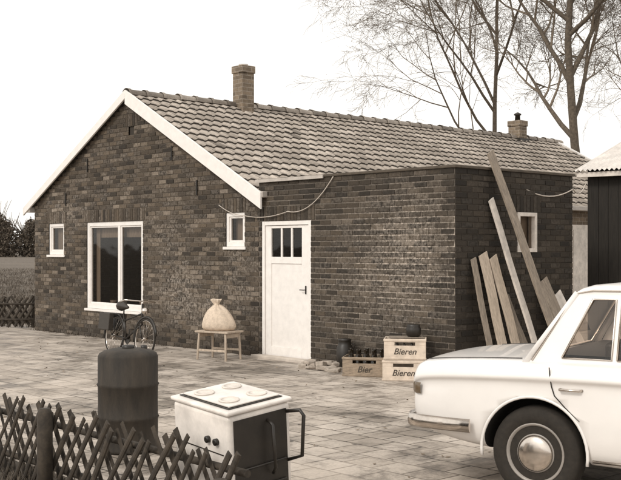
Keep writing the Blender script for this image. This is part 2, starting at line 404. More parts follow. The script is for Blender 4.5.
def window(name,x0,x1,k0,k1,bars=(),fw=.06,curt=False):
    z0=snap(k0)*CO; z1=snap(k1)*CO; mb=MB()
    ya,yb=.012,.09
    mb.box(x0,x0+fw,ya,yb,z0,z1); mb.box(x1-fw,x1,ya,yb,z0,z1)
    mb.box(x0+fw,x1-fw,ya+.001,yb,z1-fw,z1); mb.box(x0+fw,x1-fw,ya+.001,yb,z0,z0+fw*1.2)
    for bx in bars: mb.box(bx-.035,bx+.035,ya+.003,yb-.002,z0+fw*1.2,z1-fw)
    edges=[x0+fw]+[q for bx in bars for q in (bx-.035,bx+.035)]+[x1-fw]
    for i in range(0,len(edges),2):
        a,b_=edges[i],edges[i+1]; s_=.028
        zA=z0+fw*1.2; zB=z1-fw
        mb.box(a,a+s_,.03,.07,zA,zB); mb.box(b_-s_,b_,.03,.07,zA,zB); mb.box(a+s_,b_-s_,.03,.07,zA,zA+s_); mb.box(a+s_,b_-s_,.03,.07,zB-s_,zB)
    mb.box(x0-.04,x1+.04,-.035,.03,z0-.045,z0-.002)
    mb.done(name,M_white,house,bevel=.004)
    g=MB(); g.poly([(x0+.05,.055,z0+.05),(x1-.05,.055,z0+.05),(x1-.05,.055,z1-.05),(x0+.05,.055,z1-.05)]); g.done(name+'_glass',M_glass,house)
    c=MB()
    def cur(a,b_,zA,zB):
        n=max(6,int((b_-a)/.03)); base=len(c.v)
        for i in range(n+1):
            x=a+(b_-a)*i/n; yy=.16+.02*math.sin(i*1.9)+.006*math.sin(i*5)
            c.v.append((x,yy,zA)); c.v.append((x,yy,zB))
        for i in range(n): c.face([base+2*i,base+2*i+2,base+2*i+3,base+2*i+1],sm=True)
    if curt:
        cur(x0+.05,x0+.25,z0,z1); cur(x1-.22,x1-.05,z0,z1); cur(x0+.05,x1-.05,z1-.28,z1)
        c.box(x0+.02,x1-.02,.13,.42,z0+.0,z0+.03)
        for px in (x0+.45,x0+.8,x1-.45):
            c.lathe([(.05,z0+.03),(.07,z0+.15),(.06,z0+.15)],10,0,Matrix.Translation((px,.3,0)))
    else: cur(x0+.05,x0+(x1-x0)*.55,z0,z1)
    c.done(name+'_curtain',M_curtain,house)
window('living_room_window',-8.80,-6.93,.52,2.11,(-7.72,),.075,True)
window('small_window_left',-10.23,-9.64,1.5,2.1,(),.06)
window('small_window_right',-4.61,-4.14,1.65,2.18,(),.06)
mb=MB(); mb.box(-7.38,-7.20,.02,.1,snap(3.6)*CO,snap(3.72)*CO); mb.done('attic_vent',M_room,house)
z0=snap(1.6)*CO; z1=snap(2.12)*CO; mb=MB()
mb.box(-.09,.02,1.26,1.31,z0,z1); mb.box(-.09,.02,1.63,1.68,z0,z1); mb.box(-.09,.02,1.31,1.63,z1-.05,z1); mb.box(-.09,.02,1.31,1.63,z0,z0+.05)
mb.done('extension_window',M_whitew,house,bevel=.004)
g=MB(); g.poly([(-.04,1.3,z0+.04),(-.04,1.64,z0+.04),(-.04,1.64,z1-.04),(-.04,1.3,z1-.04)]); g.done('extension_window_glass',M_glass,house)
g=MB(); g.poly([(-.12,1.27,z0),(-.12,1.67,z0),(-.12,1.67,z1),(-.12,1.27,z1)]); g.done('extension_window_blind',M_curtain,house)
# door
mb=MB(); x0,x1,zt=-3.73,-2.64,snap(2.06)*CO
mb.box(x0,x0+.06,.0,.1,0,zt); mb.box(x1-.06,x1,.0,.1,0,zt); mb.box(x0+.06,x1-.06,.002,.1,zt-.06,zt)
a,b_=x0+.065,x1-.065
gz0,gz1=1.50,1.92; gx0,gx1=-3.54,-2.86
mb.box(a,gx0,.02,.06,.03,zt-.065); mb.box(gx1,b_,.02,.06,.03,zt-.065)
mb.box(gx0,gx1,.02,.06,gz1,zt-.065); mb.box(gx0,gx1,.02,.06,1.40,gz0); mb.box(gx0,gx1,.02,.06,.03,.18)
mb.box(gx0,gx1,.032,.055,.18,1.40)
for i in (1,2):
    xx=gx0+(gx1-gx0)*i/3; mb.box(xx-.018,xx+.018,.025,.055,gz0,gz1)
mb.done('door',M_white,house,bevel=.004)
g=MB(); g.poly([(gx0,.042,gz0),(gx1,.042,gz0),(gx1,.042,gz1),(gx0,.042,gz1)]); g.done('door_glass',M_glass,house)
g=MB(); g.tube([(x1-.13,.02,1.03),(x1-.13,-.03,1.03),(x1-.21,-.033,1.03)],.007,6); g.box(x1-.145,x1-.118,.013,.02,.97,1.09); g.done('door_handle',M_darkmetal,house)
g=MB(); g.box(x0-.05,x1+.05,-.18,-.012,0,.05); g.done('doorstep',M_conc,house,bevel=.01)
mb=MB()
for (x,z) in ((-8.75,3.15),(-6.05,3.2),(-9.55,2.55),(-5.35,2.6)):
    mb.box(x-.012,x+.012,-.03,-.012,z-.12,z+.12)
mb.done('wall_anchors',M_darkmetal,house)
def chim(name,x,y,wx,wy,zb,zt,pot=False):
    mb=MB(); mb.box(x-wx/2,x+wx/2,y-wy/2,y+wy/2,zb,zt-.14); mb.box(x-wx/2-.018,x+wx/2+.018,y-wy/2-.018,y+wy/2+.018,zt-.14,zt)
    mb.done(name,M_tb,house,bevel=.01)
    mb=MB(); mb.box(x-wx/2-.04,x+wx/2+.04,y-wy/2-.04,y+wy/2+.04,zb+.2,zb+.3)
    if pot: mb.lathe([(.07,zt),(.06,zt+.13),(.09,zt+.14),(.09,zt+.17),(.02,zt+.21)],12,0,Matrix.Translation((x,y,0)))
    else: mb.lathe([(.1,zt),(.09,zt+.04)],12,0,Matrix.Translation((x,y,0)))
    mb.done(name+'_flue',M_darkmetal if pot else M_lead,house)
chim('chimney',XR+.12,2.42,.29,.29,3.7,5.06)
chim('rear_chimney',XR,11.1,.34,.30,4.0,4.74,True)
mb=MB(); mb.box(-3.84,-3.79,8.1,9.1,0,2.1); mb.box(-3.79,-3.775,8.2,9.0,.1,2.0); mb.done('rear_door',M_whitew,house,bevel=.005)

# ---------------- shed
shp=gp(589,16.2); sM=Matrix.Translation(shp)@Matrix.Rotation(HROT+R(8),4,'Z')
shed=empty('wooden_shed',M=sM)
mb=MB(); x=0; rnd=random.Random(9)
while x<4.2:
    d=rnd.uniform(0,.008); mb.box(x+.003,x+.157,-.02-d,.0,0,2.80+rnd.uniform(-.01,.01)); x+=.16
y=0
while y<3:
    d=rnd.uniform(0,.008); mb.box(-.02-d,0,y+.003,y+.157,0,2.80+.30*(y+.08)); y+=.16
mb.box(0,4.2,3.0,3.03,0,3.7); mb.box(4.2,4.23,0,3.03,0,2.8)
mb.done('board_walls',M_shed,shed)
mb=MB(); n=int(4.6/.02)
for yy,zz in ((-.25,2.80),(3.2,2.80+3.45*.33)):
    for i in range(n+1):
        x=-.12+i*.02; mb.v.append((x,yy,zz+.018*math.sin(x/.076*2*math.pi)))
for i in range(n): mb.face([i,i+1,n+1+i+1,n+1+i],sm=True)
mb.done('corrugated_roof',M_corr,shed)
mb=MB(); mb.box(-.11,4.3,-.2,-.16,2.70,2.775); mb.done('eaves_board',M_whitew,shed,bevel=.004)

# ---------------- planks
def orient_box(p0,p1,wd,th,wdir,name,m_):
    p0=Vector(p0);p1=Vector(p1); L=(p1-p0).length; z=(p1-p0).normalized(); x=Vector(wdir); x=(x-z*x.dot(z)).normalized(); y=z.cross(x)
    Mx=Matrix((x,y,z)).transposed().to_4x4(); Mx.translation=p0
    mb=MB(); seg=6
    for i in range(seg+1):
        q=L*i/seg; bw=.008*math.sin(i*1.7+p0.x*9)
        for (a,b_) in ((-wd/2,-th/2),(wd/2,-th/2),(wd/2,th/2),(-wd/2,th/2)): mb.v.append((a+bw*.4,b_+bw,q+(a*.3 if i==seg else 0)))
    for i in range(seg):
        for j in range(4):
            a=i*4+j; b2=i*4+(j+1)%4; mb.face([a,b2,b2+4,a+4])
    mb.face([3,2,1,0]); mb.face([seg*4+j for j in range(4)])
    o=mb.done(name,m_,None,bevel=.003); o.matrix_world=Mx; return o
vv=Vector((.74,.6726,0))
def sw(t,off,z): return hw(off,t,z)
orient_box(sw(1.22,.85,0),sw(.66,.03,2.86),.14,.03,vv,'leaning_plank',M_wood2)
orient_box(sw(1.17,.50,0),sw(.66,.035,2.25),.10,.03,vv,'leaning_plank',M_whitew)
for i,(t,h,wd,mm,dt) in enumerate(((.30,1.5,.10,M_wood2,.05),(.48,1.56,.17,M_wood,.12),(.66,1.52,.16,M_wood,.22),(.9,1.0,.14,M_wood2,.2))):
    orient_box(sw(t+dt,.36+.02*i,0),sw(t,.04+.03*i*.5,h),wd,.022,vv,'leaning_board',mm)
orient_box(sw(1.9,.6,0),sw(1.75,.05,1.2),.22,.03,vv,'leaning_board',M_wood2)
orient_box(sw(2.2,.5,0),sw(2.05,.05,1.0),.3,.02,vv,'leaning_board',M_whitew)

# ---------------- wires
def cable(name,pts,r=.007,m_=M_cable,sag=0,n=14):
    P=[]
    for i in range(len(pts)-1):
        a,b_=Vector(pts[i]),Vector(pts[i+1]); sg=sag[i] if isinstance(sag,(list,tuple)) else sag
        for q in range(n):
            t=q/n; p=a.lerp(b_,t); p.z-=sg*4*t*(1-t); P.append(p)
    P.append(Vector(pts[-1])); mb=MB(); mb.tube(P,r,5); return mb.done(name,m_)
cable('wall_cable',[hw(-2.15,-.03,2.62),hw(-3.1,-.04,2.16),hw(-4.1,-.04,2.12),hw(-4.75,-.03,2.3)],.007,sag=[.16,.05,.04])
cable('overhead_cable',[hw(-.02,.95,2.68),hw(.03,2.5,2.45),shp+Vector((-.1,-.2,2.6))],.009,sag=[.22,.1])

# ---------------- lattice fences
def lattice(name,M,L,hgt,sp,posts,seed,sw_=.042):
    rnd=random.Random(seed); e=empty(name,M=M); mb=MB()
    for layer,sg in ((0,1),(1,-1)):
        x=-.3
        while x<L+.3:
            ang=R(33)+rnd.uniform(-.08,.08); hh=hgt+rnd.uniform(-.07,.04)
            y=.02 if layer else -.02
            a=Vector((x,y,.03+rnd.uniform(-.02,.02))); b_=Vector((x+sg*math.tan(ang)*hh,y,hh))
            if min(a.x,b_.x)>-.05 and max(a.x,b_.x)<L+.08:
                d=(b_-a); Lq=d.length; z=d.normalized(); yv=Vector((0,1,0)); xv=yv.cross(z)
                Mx=Matrix((xv,yv,z)).transposed().to_4x4(); Mx.translation=a
                wq=sw_*rnd.uniform(.75,1.2)/2; n=len(mb.v); bw=rnd.uniform(-.008,.008)
                for zz in (0,Lq*.5,Lq):
                    for k in range(6):
                        an=math.pi*k/5; mb.v.append(tuple(Mx@Vector((wq*math.cos(an)+rnd.uniform(-.002,.002)+(bw if zz==Lq*.5 else 0),(-1 if layer==0 else 1)*math.sin(an)*wq*.7,zz))))
                for l in range(2):
                    for k in range(6):
                        a_=n+l*6+k; b2=n+l*6+(k+1)%6; mb.face([a_,b2,b2+6,a_+6])
                mb.face([n+12+k for k in range(6)])
            x+=sp*rnd.uniform(.92,1.08)
    mb.done('lattice_slats',M_fence,e)
    rl=MB()
    for zz in (hgt*.28,hgt*.78):
        rl.tube([(q*L/8,.055+rnd.uniform(-.004,.004),zz+rnd.uniform(-.008,.008)) for q in range(9)],.022,7)
    rl.done('rails',M_fence,e)
    for i,px in enumerate(posts):
        hh=hgt if px<11 else hgt-.16
        p=MB(); p.tube([(px,-.09,-.1),(px,-.09,hh-.02),(px,-.09,hh+.01)],[.052,.05,.035],10); p.done('post_%d'%(i+1),M_fence,e)
    return e
FM=HM@Matrix.Translation((-7,-6.68,0))
lattice('lattice_fence',FM,11.15,.58,.135,[.2,2.6,4.85,7.05,9.23,11.1],21)
FM2=Matrix.Translation(gp(37,21.6))@Matrix.Rotation(R(172),4,'Z')
lattice('lattice_fence',FM2,5,.64,.15,[.1,1.6,3.2,4.8],22,.05)

# ---------------- drum
dr=empty('oil_drum',gp(128,8.55))
mb=MB(); r=.24
mb.lathe([(.2,0),(r,.01),(r+.008,.02),(r,.035),(r,.26),(r+.01,.275),(r,.29),(r-.002,.4),(r,.52),(r+.01,.535),(r,.55),(r,.76),(r-.012,.785),(r-.05,.806),(.12,.822),(0.01,.825)],40)
mb.done('drum_body',M_rust,dr)
mb=MB(); mb.lathe([(.05,.81),(.05,.845),(.03,.85)],14); mb.lathe([(.025,.8),(.025,.84),(.01,.845)],10,0,Matrix.Translation((.12,.05,0))); mb.done('caps',M_darkmetal,dr)

# ---------------- cooker
st=gp(236,6.3); cM=Matrix.Translation(st)@Matrix.Rotation(R(41),4,'Z')@Matrix.Rotation(R(-6),4,'Y')@Matrix.Rotation(R(4),4,'X')
ck=empty('old_cooker',M=cM)
w_,d_,h_=.45,.54,.74
mb=MB(); mb.box(-w_/2,w_/2,-d_/2,d_/2,.08,h_); mb.done('enamel_body',M_enamel,ck,bevel=.022,segs=4)
mb=MB(); mb.box(-w_/2-.012,w_/2+.012,-d_/2-.012,d_/2+.012,h_+.004,h_+.03); mb.done('hob_rim',M_enamel,ck,bevel=.012,segs=3)
mb=MB(); mb.box(-w_/2+.03,w_/2-.03,-d_/2+.03,d_/2-.03,h_+.032,h_+.036)
mb.done('hob_recess',M_darkmetal,ck)
mb=MB(); mb.box(-w_/2+.045,w_/2-.045,-d_/2+.045,d_/2-.045,h_+.037,h_+.046)
mb.done('hob_plate',M_enamel,ck,bevel=.003)
mb=MB()
for dx in (-.1,.1):
    for dy in (-.12,.12): mb.lathe([(.06,h_+.047),(.06,h_+.053),(.045,h_+.054),(.045,h_+.050),(.02,h_+.050)],18,0,Matrix.Translation((dx,dy,0)))
mb.done('hob_rings',M_whitew,ck)
mb=MB(); mb.box(-w_/2+.035,w_/2-.035,-d_/2-.006,-d_/2+.02,.13,h_-.03); mb.done('oven_opening',M_darkmetal,ck)
mb=MB()
mb.box(-w_/2+.0,w_/2,-d_/2-.02,-d_/2+.0,.08,.13)
mb.done('bottom_trim',M_enamel,ck,bevel=.004)
mb=MB()
mb.tube([(.05,-d_/2-.01,h_-.07),(.05,-d_/2-.05,h_-.09),(.055,-d_/2-.06,.40),(.06,-d_/2-.03,.36)],.010,8)
mb.tube([(w_/2-.03,-d_/2-.0,h_-.05),(w_/2-.01,-d_/2-.10,h_-.03),(w_/2+.0,-d_/2-.12,h_-.06),(w_/2-.005,-d_/2-.10,.44),(w_/2-.03,-d_/2,.40)],.011,8)
mb.tube([(-.17,-d_/2-.015,.42),(.17,-d_/2-.015,.42)],.006,6)
mb.tube([(-.17,-d_/2-.015,.30),(.17,-d_/2-.015,.30)],.006,6)
mb.done('bent_rails',M_darkmetal,ck)
mb=MB()
for zz,yy in ((h_-.16,-.16),(h_-.16,-.08)):
    mb.lathe([(.02,0),(.02,.02),(.012,.024)],14,0,Matrix.Translation((-w_/2-.0,yy,zz))@Matrix.Rotation(R(-90),4,'Y'))
mb.box(-w_/2-.004,-w_/2+.0,-.22,.22,h_-.23,h_-.225); mb.box(-w_/2-.004,-w_/2,-.22,.22,.2,.205)
mb.done('knobs_and_seams',M_darkmetal,ck)
mb=MB()
for sx in (-1,1):
    for sy in (-1,1): mb.tube([(sx*.18,sy*.2,.09),(sx*.19,sy*.21,-.0)],[.02,.014],8)
mb.done('legs',M_darkmetal,ck)

# ---------------- bicycle
bf=gp(143,15.6); phi=R(52); wb=.95
bor=bf-Vector((math.cos(phi)*wb,-math.sin(phi)*wb,0))
bM=Matrix.Translation(bor)@Matrix.Rotation(-phi,4,'Z')@Matrix.Rotation(R(-6),4,'X')
bk=empty('bicycle',M=bM); wr=.29
def wheel_b(mb,cx,m=0):
    mb.tube([(cx+wr*math.cos(2*math.pi*i/32),0,wr+wr*math.sin(2*math.pi*i/32)) for i in range(33)],.017,6,0,False)
wt=MB(); wheel_b(wt,0); wheel_b(wt,wb); wt.done('tyres',M_tyre,bk)
sp_=MB()
for cx in (0,wb):
    sp_.tube([(cx,-.04,wr),(cx,.04,wr)],.022,8)
    sp_.tube([(cx+(wr-.02)*math.cos(2*math.pi*i/32),0,wr+(wr-.02)*math.sin(2*math.pi*i/32)) for i in range(33)],.008,5,0,False)
    for i in range(16):
        a=2*math.pi*i/16; sp_.tube([(cx,.02*(-1)**i,wr),(cx+(wr-.02)*math.cos(a),0,wr+(wr-.02)*math.sin(a))],.0025,3)
sp_.done('spokes_and_rims',M_chrome,bk)
fr=MB()
seat=(.24,0,.62); bb=(.38,0,.26); hd=(.80,0,.66); hl=(.83,0,.5)
for a,b_,r_ in ((bb,seat,.014),(bb,hl,.016),((.27,0,.52),hd,.013),((0,.05,wr),bb,.009),((0,-.05,wr),bb,.009),((0,.05,wr),(.25,0,.56),.008),((0,-.05,wr),(.25,0,.56),.008),(hl,(.79,0,.8),.016),((.84,.05,.5),(wb,.05,wr),.01),((.84,-.05,.5),(wb,-.05,wr),.01),(seat,(.22,0,.72),.012)):
    fr.tube([a,b_],r_,7)
for cx in (0,wb):
    fr.tube([(cx+(wr+.035)*math.cos(R(q)),0,wr+(wr+.035)*math.sin(R(q))) for q in range(10,200,14)],.02,5)
fr.tube([(-.3,-.06,.62),(.2,-.06,.62)],.006,5); fr.tube([(-.3,.06,.62),(.2,.06,.62)],.006,5); fr.tube([(-.22,.06,.62),(0,.05,wr)],.005,5); fr.tube([(-.22,-.06,.62),(0,-.05,wr)],.005,5)
fr.tube([(.3,.0,.27),(.25,.22,.0)],.008,5)
fr.lathe([(.08,-.03),(.08,-.02)],16,0,Matrix.Translation((.38,0,.26))@Matrix.Rotation(R(90),4,'X'))
fr.tube([(.38,-.05,.26),(.40,-.05,.12),(.40,-.13,.12)],.01,5); fr.tube([(.38,.05,.26),(.36,.05,.40),(.36,.13,.40)],.01,5)
fr.done('frame',M_darkmetal,bk)
hb=MB(); hb.tube([(.60,-.27,.80),(.70,-.26,.84),(.79,-.12,.84),(.79,.12,.84),(.70,.26,.84),(.60,.27,.80)],.011,6); hb.tube([(.79,0,.78),(.79,0,.85)],.013,6)
hb.lathe([(.005,0),(.05,.02),(.055,.06),(.03,.1)],12,0,Matrix.Translation((.93,0,.70))@Matrix.Rotation(R(-90),4,'Y')); hb.done('handlebar_and_lamp',M_chrome,bk)
sd_=MB(); sd_.tube([(.08,0,.74),(.16,0,.75),(.28,0,.735),(.36,0,.73)],[.07,.085,.04,.02],8); sd_.box(-.28,.06,-.15,-.07,.36,.62); sd_.box(-.28,.06,.07,.15,.36,.62)
sd_.done('saddle_and_bags',M_leather,bk,bevel=.015)

# ---------------- stool with sack
so_=gp(219,15.5); sm=Matrix.Translation(so_)@Matrix.Rotation(HROT+R(15),4,'Z'); stl=empty('wooden_stool',M=sm)
mb=MB()
for sx in (-1,1):
    for sy in (-1,1): mb.tube([(sx*.26,sy*.18,0),(sx*.24,sy*.16,.40)],.018,6)
for i in range(4): mb.box(-.30,.30,-.2+i*.1+.004,-.2+(i+1)*.1-.004,.40,.425)
for sy in (-1,1): mb.box(-.25,.25,sy*.17-.01,sy*.17+.01,.13,.16)
mb.box(-.25,-.23,-.17,.17,.33,.39); mb.box(.23,.25,-.17,.17,.33,.39)
mb.done('stool_frame',M_wood,stl,bevel=.003)
sk=empty('cloth_sack',M=sm); mb=MB(); seg=48; n0=len(mb.v)
prof=[(.10,0),(.22,.005),(.255,.05),(.25,.11),(.225,.18),(.19,.24),(.145,.30),(.09,.345),(.045,.37),(.038,.385),(.055,.41),(.085,.45),(.075,.455),(.02,.43)]
lv=len(prof)
for i,(rr,zz) in enumerate(prof):
    t=zz/.45; fold=.02+.22*max(0,(t-.45))
    for j in range(seg):
        a=2*math.pi*j/seg; f=1+.07*math.sin(2*a+1+t)+.04*math.sin(3*a-t*2)+fold*math.sin(9*a+t*1.5)+fold*.5*math.sin(14*a)
        mb.v.append((rr*f*math.cos(a)-.05*t,rr*f*math.sin(a)*.75,.427+zz+(.012*math.sin(3*a) if 1<i<lv-2 else 0)))
for i in range(lv-1):
    for j in range(seg):
        a=n0+i*seg+j; b_=n0+i*seg+(j+1)%seg; mb.face([a,b_,b_+seg,a+seg],sm=True)
mb.face([n0+(lv-1)*seg+j for j in range(seg)]); mb.done('sack_body',M_sack,sk)

# ---------------- crates
def crate(name,M,L,W,Hh,m_):
    e=empty(name,M=M); mb=MB(); t=.012
    mb.box(-L/2,L/2,-W/2,W/2,0,.015)
    for (z0,z1,g) in ((.015,Hh*.68,0),(Hh*.68,Hh*.84,1),(Hh*.84,Hh,0)):
        if g==0:
            mb.box(-L/2,L/2,-W/2,-W/2+t,z0,z1); mb.box(-L/2,L/2,W/2-t,W/2,z0,z1); mb.box(-L/2,-L/2+t,-W/2+t,W/2-t,z0,z1); mb.box(L/2-t,L/2,-W/2+t,W/2-t,z0,z1)
        else:
            for (xa,xb) in ((-L/2,-L/2+.13),(L/2-.13,L/2)):
                mb.box(xa,xb,-W/2,-W/2+t,z0,z1); mb.box(xa,xb,W/2-t,W/2,z0,z1)
            for sx in (-1,1):
                x0=sx*L/2-(t if sx>0 else 0); mb.box(x0,x0+t,-W/2+t,-W/4,z0,z1); mb.box(x0,x0+t,W/4,W/2-t,z0,z1)
    mb.box(-L/2-.006,L/2+.006,-W/2-.006,-W/2,Hh-.03,Hh-.002); mb.box(-L/2-.006,L/2+.006,-W/2-.006,-W/2,.01,.03)
    mb.box(L/2,L/2+.006,-W/2,W/2,Hh-.03,Hh-.002)
    mb.done('crate_shell',m_,e,bevel=.003); return e
def text(parent,s,size,loc):
    cu=bpy.data.curves.new('label','FONT'); cu.body=s; cu.size=size; cu.extrude=.0015; cu.align_x='CENTER'; cu.shear=.3; cu.offset=.001
    o=bpy.data.objects.new('tmp',cu); sc.collection.objects.link(o)
    dg=bpy.context.evaluated_depsgraph_get(); me=bpy.data.meshes.new_from_object(o.evaluated_get(dg)); bpy.data.objects.remove(o)
    me.materials.clear(); me.materials.append(M_ink); q=bpy.data.objects.new('printed_label',me); sc.collection.objects.link(q); q.parent=parent; q.location=loc; q.rotation_euler=(R(90),0,0)
def bottle(mb,x,y,z,s=1):
    mb.lathe([(.03*s,0),(.033*s,.01*s),(.033*s,.15*s),(.014*s,.21*s),(.012*s,.255*s),(.015*s,.26*s),(.015*s,.27*s),(.004,.272*s)],12,0,Matrix.Translation((x,y,z)))
cw=hw(-.44,-.44); cw2=hw(-1.08,-.46)
for i in range(2):
    e=crate('beer_crate',Matrix.Translation(cw+Vector((0.01*i,0,.262*i)))@Matrix.Rotation(HROT+R(38+3*i),4,'Z'),.51,.36,.258,M_crate)
    text(e,'Bieren',.105,(0,-.182,.07))
bt=MB()
for i in range(5):
    for j in range(3):
        if (i*3+j)%4: bottle(bt,-.18+i*.09,-.1+j*.1,.28,.78)
e=empty('beer_bottles',M=Matrix.Translation(cw)@Matrix.Rotation(HROT+R(41),4,'Z')); bt.done('bottles',M_bottle,e)
e=empty('black_pot',M=Matrix.Translation(cw+Vector((.12,.08,.528)))); mb=MB(); mb.lathe([(.07,0),(.09,.02),(.095,.10),(.08,.13),(.085,.15),(.04,.155)],20); mb.done('pot_body',M_darkmetal,e)
mb=MB(); mb.box(-.30,.12,-.14,.14,-.008,0); mb.done('pot_board',M_wood2,e)
e=crate('wooden_bottle_crate',Matrix.Translation(cw2)@Matrix.Rotation(HROT+R(36),4,'Z'),.56,.38,.25,M_cratew)
text(e,'Bier',.11,(0,-.192,.06))
bt=MB(); rnd=random.Random(8)
for i in range(5):
    for j in range(3): bottle(bt,-.2+i*.1,-.11+j*.11,.02,1.1+rnd.random()*.12)
bt.done('bottles',M_bottle,e)
e=empty('metal_can',M=Matrix.Translation(hw(-1.75,-.2))); mb=MB(); mb.lathe([(.10,0),(.11,.01),(.11,.30),(.09,.33),(.085,.38),(.09,.39),(.09,.41),(.02,.42)],20)
mb.tube([(.06,0,.37),(.14,0,.33),(.11,0,.25)],.008,6); mb.done('can_body',M_darkmetal,e)
mb=MB(); rnd=random.Random(5)
for i in range(16):
    p=hw(-1.95+rnd.uniform(-.4,.36),-.42+rnd.uniform(-.14,.12),rnd.choice((0,0,.05)))
    Mx=Matrix.Translation(p)@Euler((rnd.uniform(-.15,.15),rnd.uniform(-.15,.15),rnd.uniform(0,3))).to_matrix().to_4x4()
    mb.box(-rnd.uniform(.06,.12),rnd.uniform(.06,.12),-.05,.06,.004,rnd.uniform(.04,.07),M=Mx)
mb.done('loose_bricks',M_stone,None,bevel=.012)

# ---------------- car
th=R(33)
cwheel=Vector((1.455,6.85,0)); AX=.93; ct,s_t=math.cos(th),math.sin(th)
org=cwheel-Vector((AX*ct-.74*s_t,-AX*s_t-.74*ct,0))
car=empty('parked_car',M=Matrix.Translation(org)@Matrix.Rotation(-th,4,'Z'))
FA=AX+2.55; LEN=4.40
st_=[(.0,.62,.46,.745),(.012,.68,.40,.81),(.05,.725,.36,.845),(.14,.755,.33,.865),(.40,.78,.28,.885),(AX,.79,.24,.905),(1.4,.80,.22,.91),(2.2,.805,.22,.91),(3.0,.80,.22,.91),(3.5,.79,.23,.895),(4.0,.77,.26,.87),(4.25,.745,.32,.85),(4.35,.71,.36,.83),(4.39,.65,.42,.79)]
mb=MB(); rings=[]
for x,w0,zb,zt in st_:
    half=[(0,zb),(w0*.55,zb),(w0*.88,zb+.02),(w0*.965,zb+.09),(w0*.995,(zb+.72)*.5),(w0*.98,zt-.20),(w0*.970,zt-.137),(w0*1.012,zt-.120),(w0*1.004,zt-.085),(w0*.955,zt-.03),(w0*.89,zt-.002),(w0*.5,zt+.018),(0,zt+.024)]
    ring=half+[(-y,z) for y,z in half[1:-1]][::-1]
    n=len(mb.v); mb.v+=[(x,y,z) for y,z in ring]; rings.append((n,len(ring)))
for (a,L),(b_,_) in zip(rings[:-1],rings[1:]):
    for j in range(L): mb.face([a+j,a+(j+1)%L,b_+(j+1)%L,b_+j],sm=True)
n,L=rings[0]; mb.face([n+j for j in range(L)]); n,L=rings[-1]; mb.face([n+j for j in range(L)][::-1])
body=mb.done('body_tmp',[M_car,M_under])
bm=bmesh.new(); bm.from_mesh(body.data); bmesh.ops.recalc_face_normals(bm,faces=bm.faces); bm.to_mesh(body.data); bm.free()
ss=body.modifiers.new('s','SUBSURF'); ss.levels=2; ss.render_levels=2
cut=MB()
for ax in (AX,FA):
    for sy in (-1,1):
        cut.lathe([(.355,-.28),(.355,.28)],48,0,Matrix.Translation((ax,sy*.75,.315))@Matrix.Rotation(R(90),4,'X'),sm=False)
cu=cut.done('cut_tmp',M_under)
bm=bmesh.new(); bm.from_mesh(cu.data); bmesh.ops.recalc_face_normals(bm,faces=bm.faces); bm.to_mesh(cu.data); bm.free()
bo=body.modifiers.new('b','BOOLEAN'); bo.object=cu; bo.operation='DIFFERENCE'; bo.solver='EXACT'
dg=bpy.context.evaluated_depsgraph_get(); me=bpy.data.meshes.new_from_object(body.evaluated_get(dg))
bpy.data.objects.remove(body); bpy.data.objects.remove(cu)
me.materials.clear(); me.materials.append(M_car); me.materials.append(M_under)
for p in me.polygons:
    c=p.center; idx=0
    for ax in (AX,FA):
        if math.hypot(c.x-ax,c.z-.315)<.3552: idx=1
    if c.z<.25 and abs(p.normal.z)>.8: idx=1
    if 1.0<c.x<2.95 and abs(c.y)<.62 and c.z>.8: idx=1
    p.material_index=idx
o=bpy.data.objects.new('lower_body',me); sc.collection.objects.link(o); o.parent=car
mb=MB()
for ax in (AX,FA):
    for sy in (-1,1):
        mb.tube([(ax+.358*math.cos(R(q)),sy*.783,.315+.358*math.sin(R(q))) for q in range(-8,189,7)],.011,6)
mb.done('arch_lips',M_car,car)
B0,B1,T0,T1=.83,3.12,1.14,2.66; WB,WT=.705,.575; ZB,ZT=.88,1.345
def lerp(a,b_,t): return a+(b_-a)*t
def sidept(x,z,sy,off):
    y=WB+(WT-WB)*(z-ZB)/(ZT-ZB); return (x,sy*(y+off),z+off*.28)
def endpt(rear,t,y,off):
    if rear: x=lerp(B0,T0,t); nx=-.83
    else: x=lerp(B1,T1,t); nx=.72
    z=lerp(ZB,ZT,t); return (x+nx*off,y,z+.56*off)
wins=[[(1.09,.925),(1.41,.925),(1.41,1.300),(1.26,1.300)],
      [(1.445,.925),(2.02,.925),(2.02,1.305),(1.445,1.305)],
      [(2.09,.925),(2.93,.925),(2.63,1.300),(2.09,1.305)]]
mb=MB()
def frame_panel(outer,inner):
    n=len(mb.v); k=len(outer); mb.v+=[tuple(p) for p in outer]+[tuple(p) for p in inner]
    for i in range(k): mb.face([n+i,n+(i+1)%k,n+k+(i+1)%k,n+k+i])
xlo=lambda z:lerp(B0,T0,(z-ZB)/(ZT-ZB)); xhi=lambda z:lerp(B1,T1,(z-ZB)/(ZT-ZB))
for sy in (-1,1):
    cuts=[None,1.4275,2.055,None]
    for wi,wp in enumerate(wins):
        la=lambda z,wi=wi: xlo(z) if wi==0 else cuts[wi]
        ra=lambda z,wi=wi: xhi(z) if wi==2 else cuts[wi+1]
        outer=[sidept(la(ZB),ZB,sy,0),sidept(ra(ZB),ZB,sy,0),sidept(ra(ZT),ZT,sy,0),sidept(la(ZT),ZT,sy,0)]
        inner=[sidept(q[0],q[1],sy,0) for q in wp]
        frame_panel(outer,inner)
EQ=((.10,-.60),(.10,.60),(.90,.50),(.90,-.50))
for rear in (True,False):
    outer=[endpt(rear,0,-WB,0),endpt(rear,0,WB,0),endpt(rear,1,WT,0),endpt(rear,1,-WT,0)]
    frame_panel(outer,[endpt(rear,t,y,0) for t,y in EQ])
for rear in (True,False):
    for sy in (-1,1):
        P=[endpt(rear,t,sy*(lerp(WB,WT,t)-.012),-.012) for t in (0,.5,1)]
        mb.tube(P,[.026,.024,.024],10)
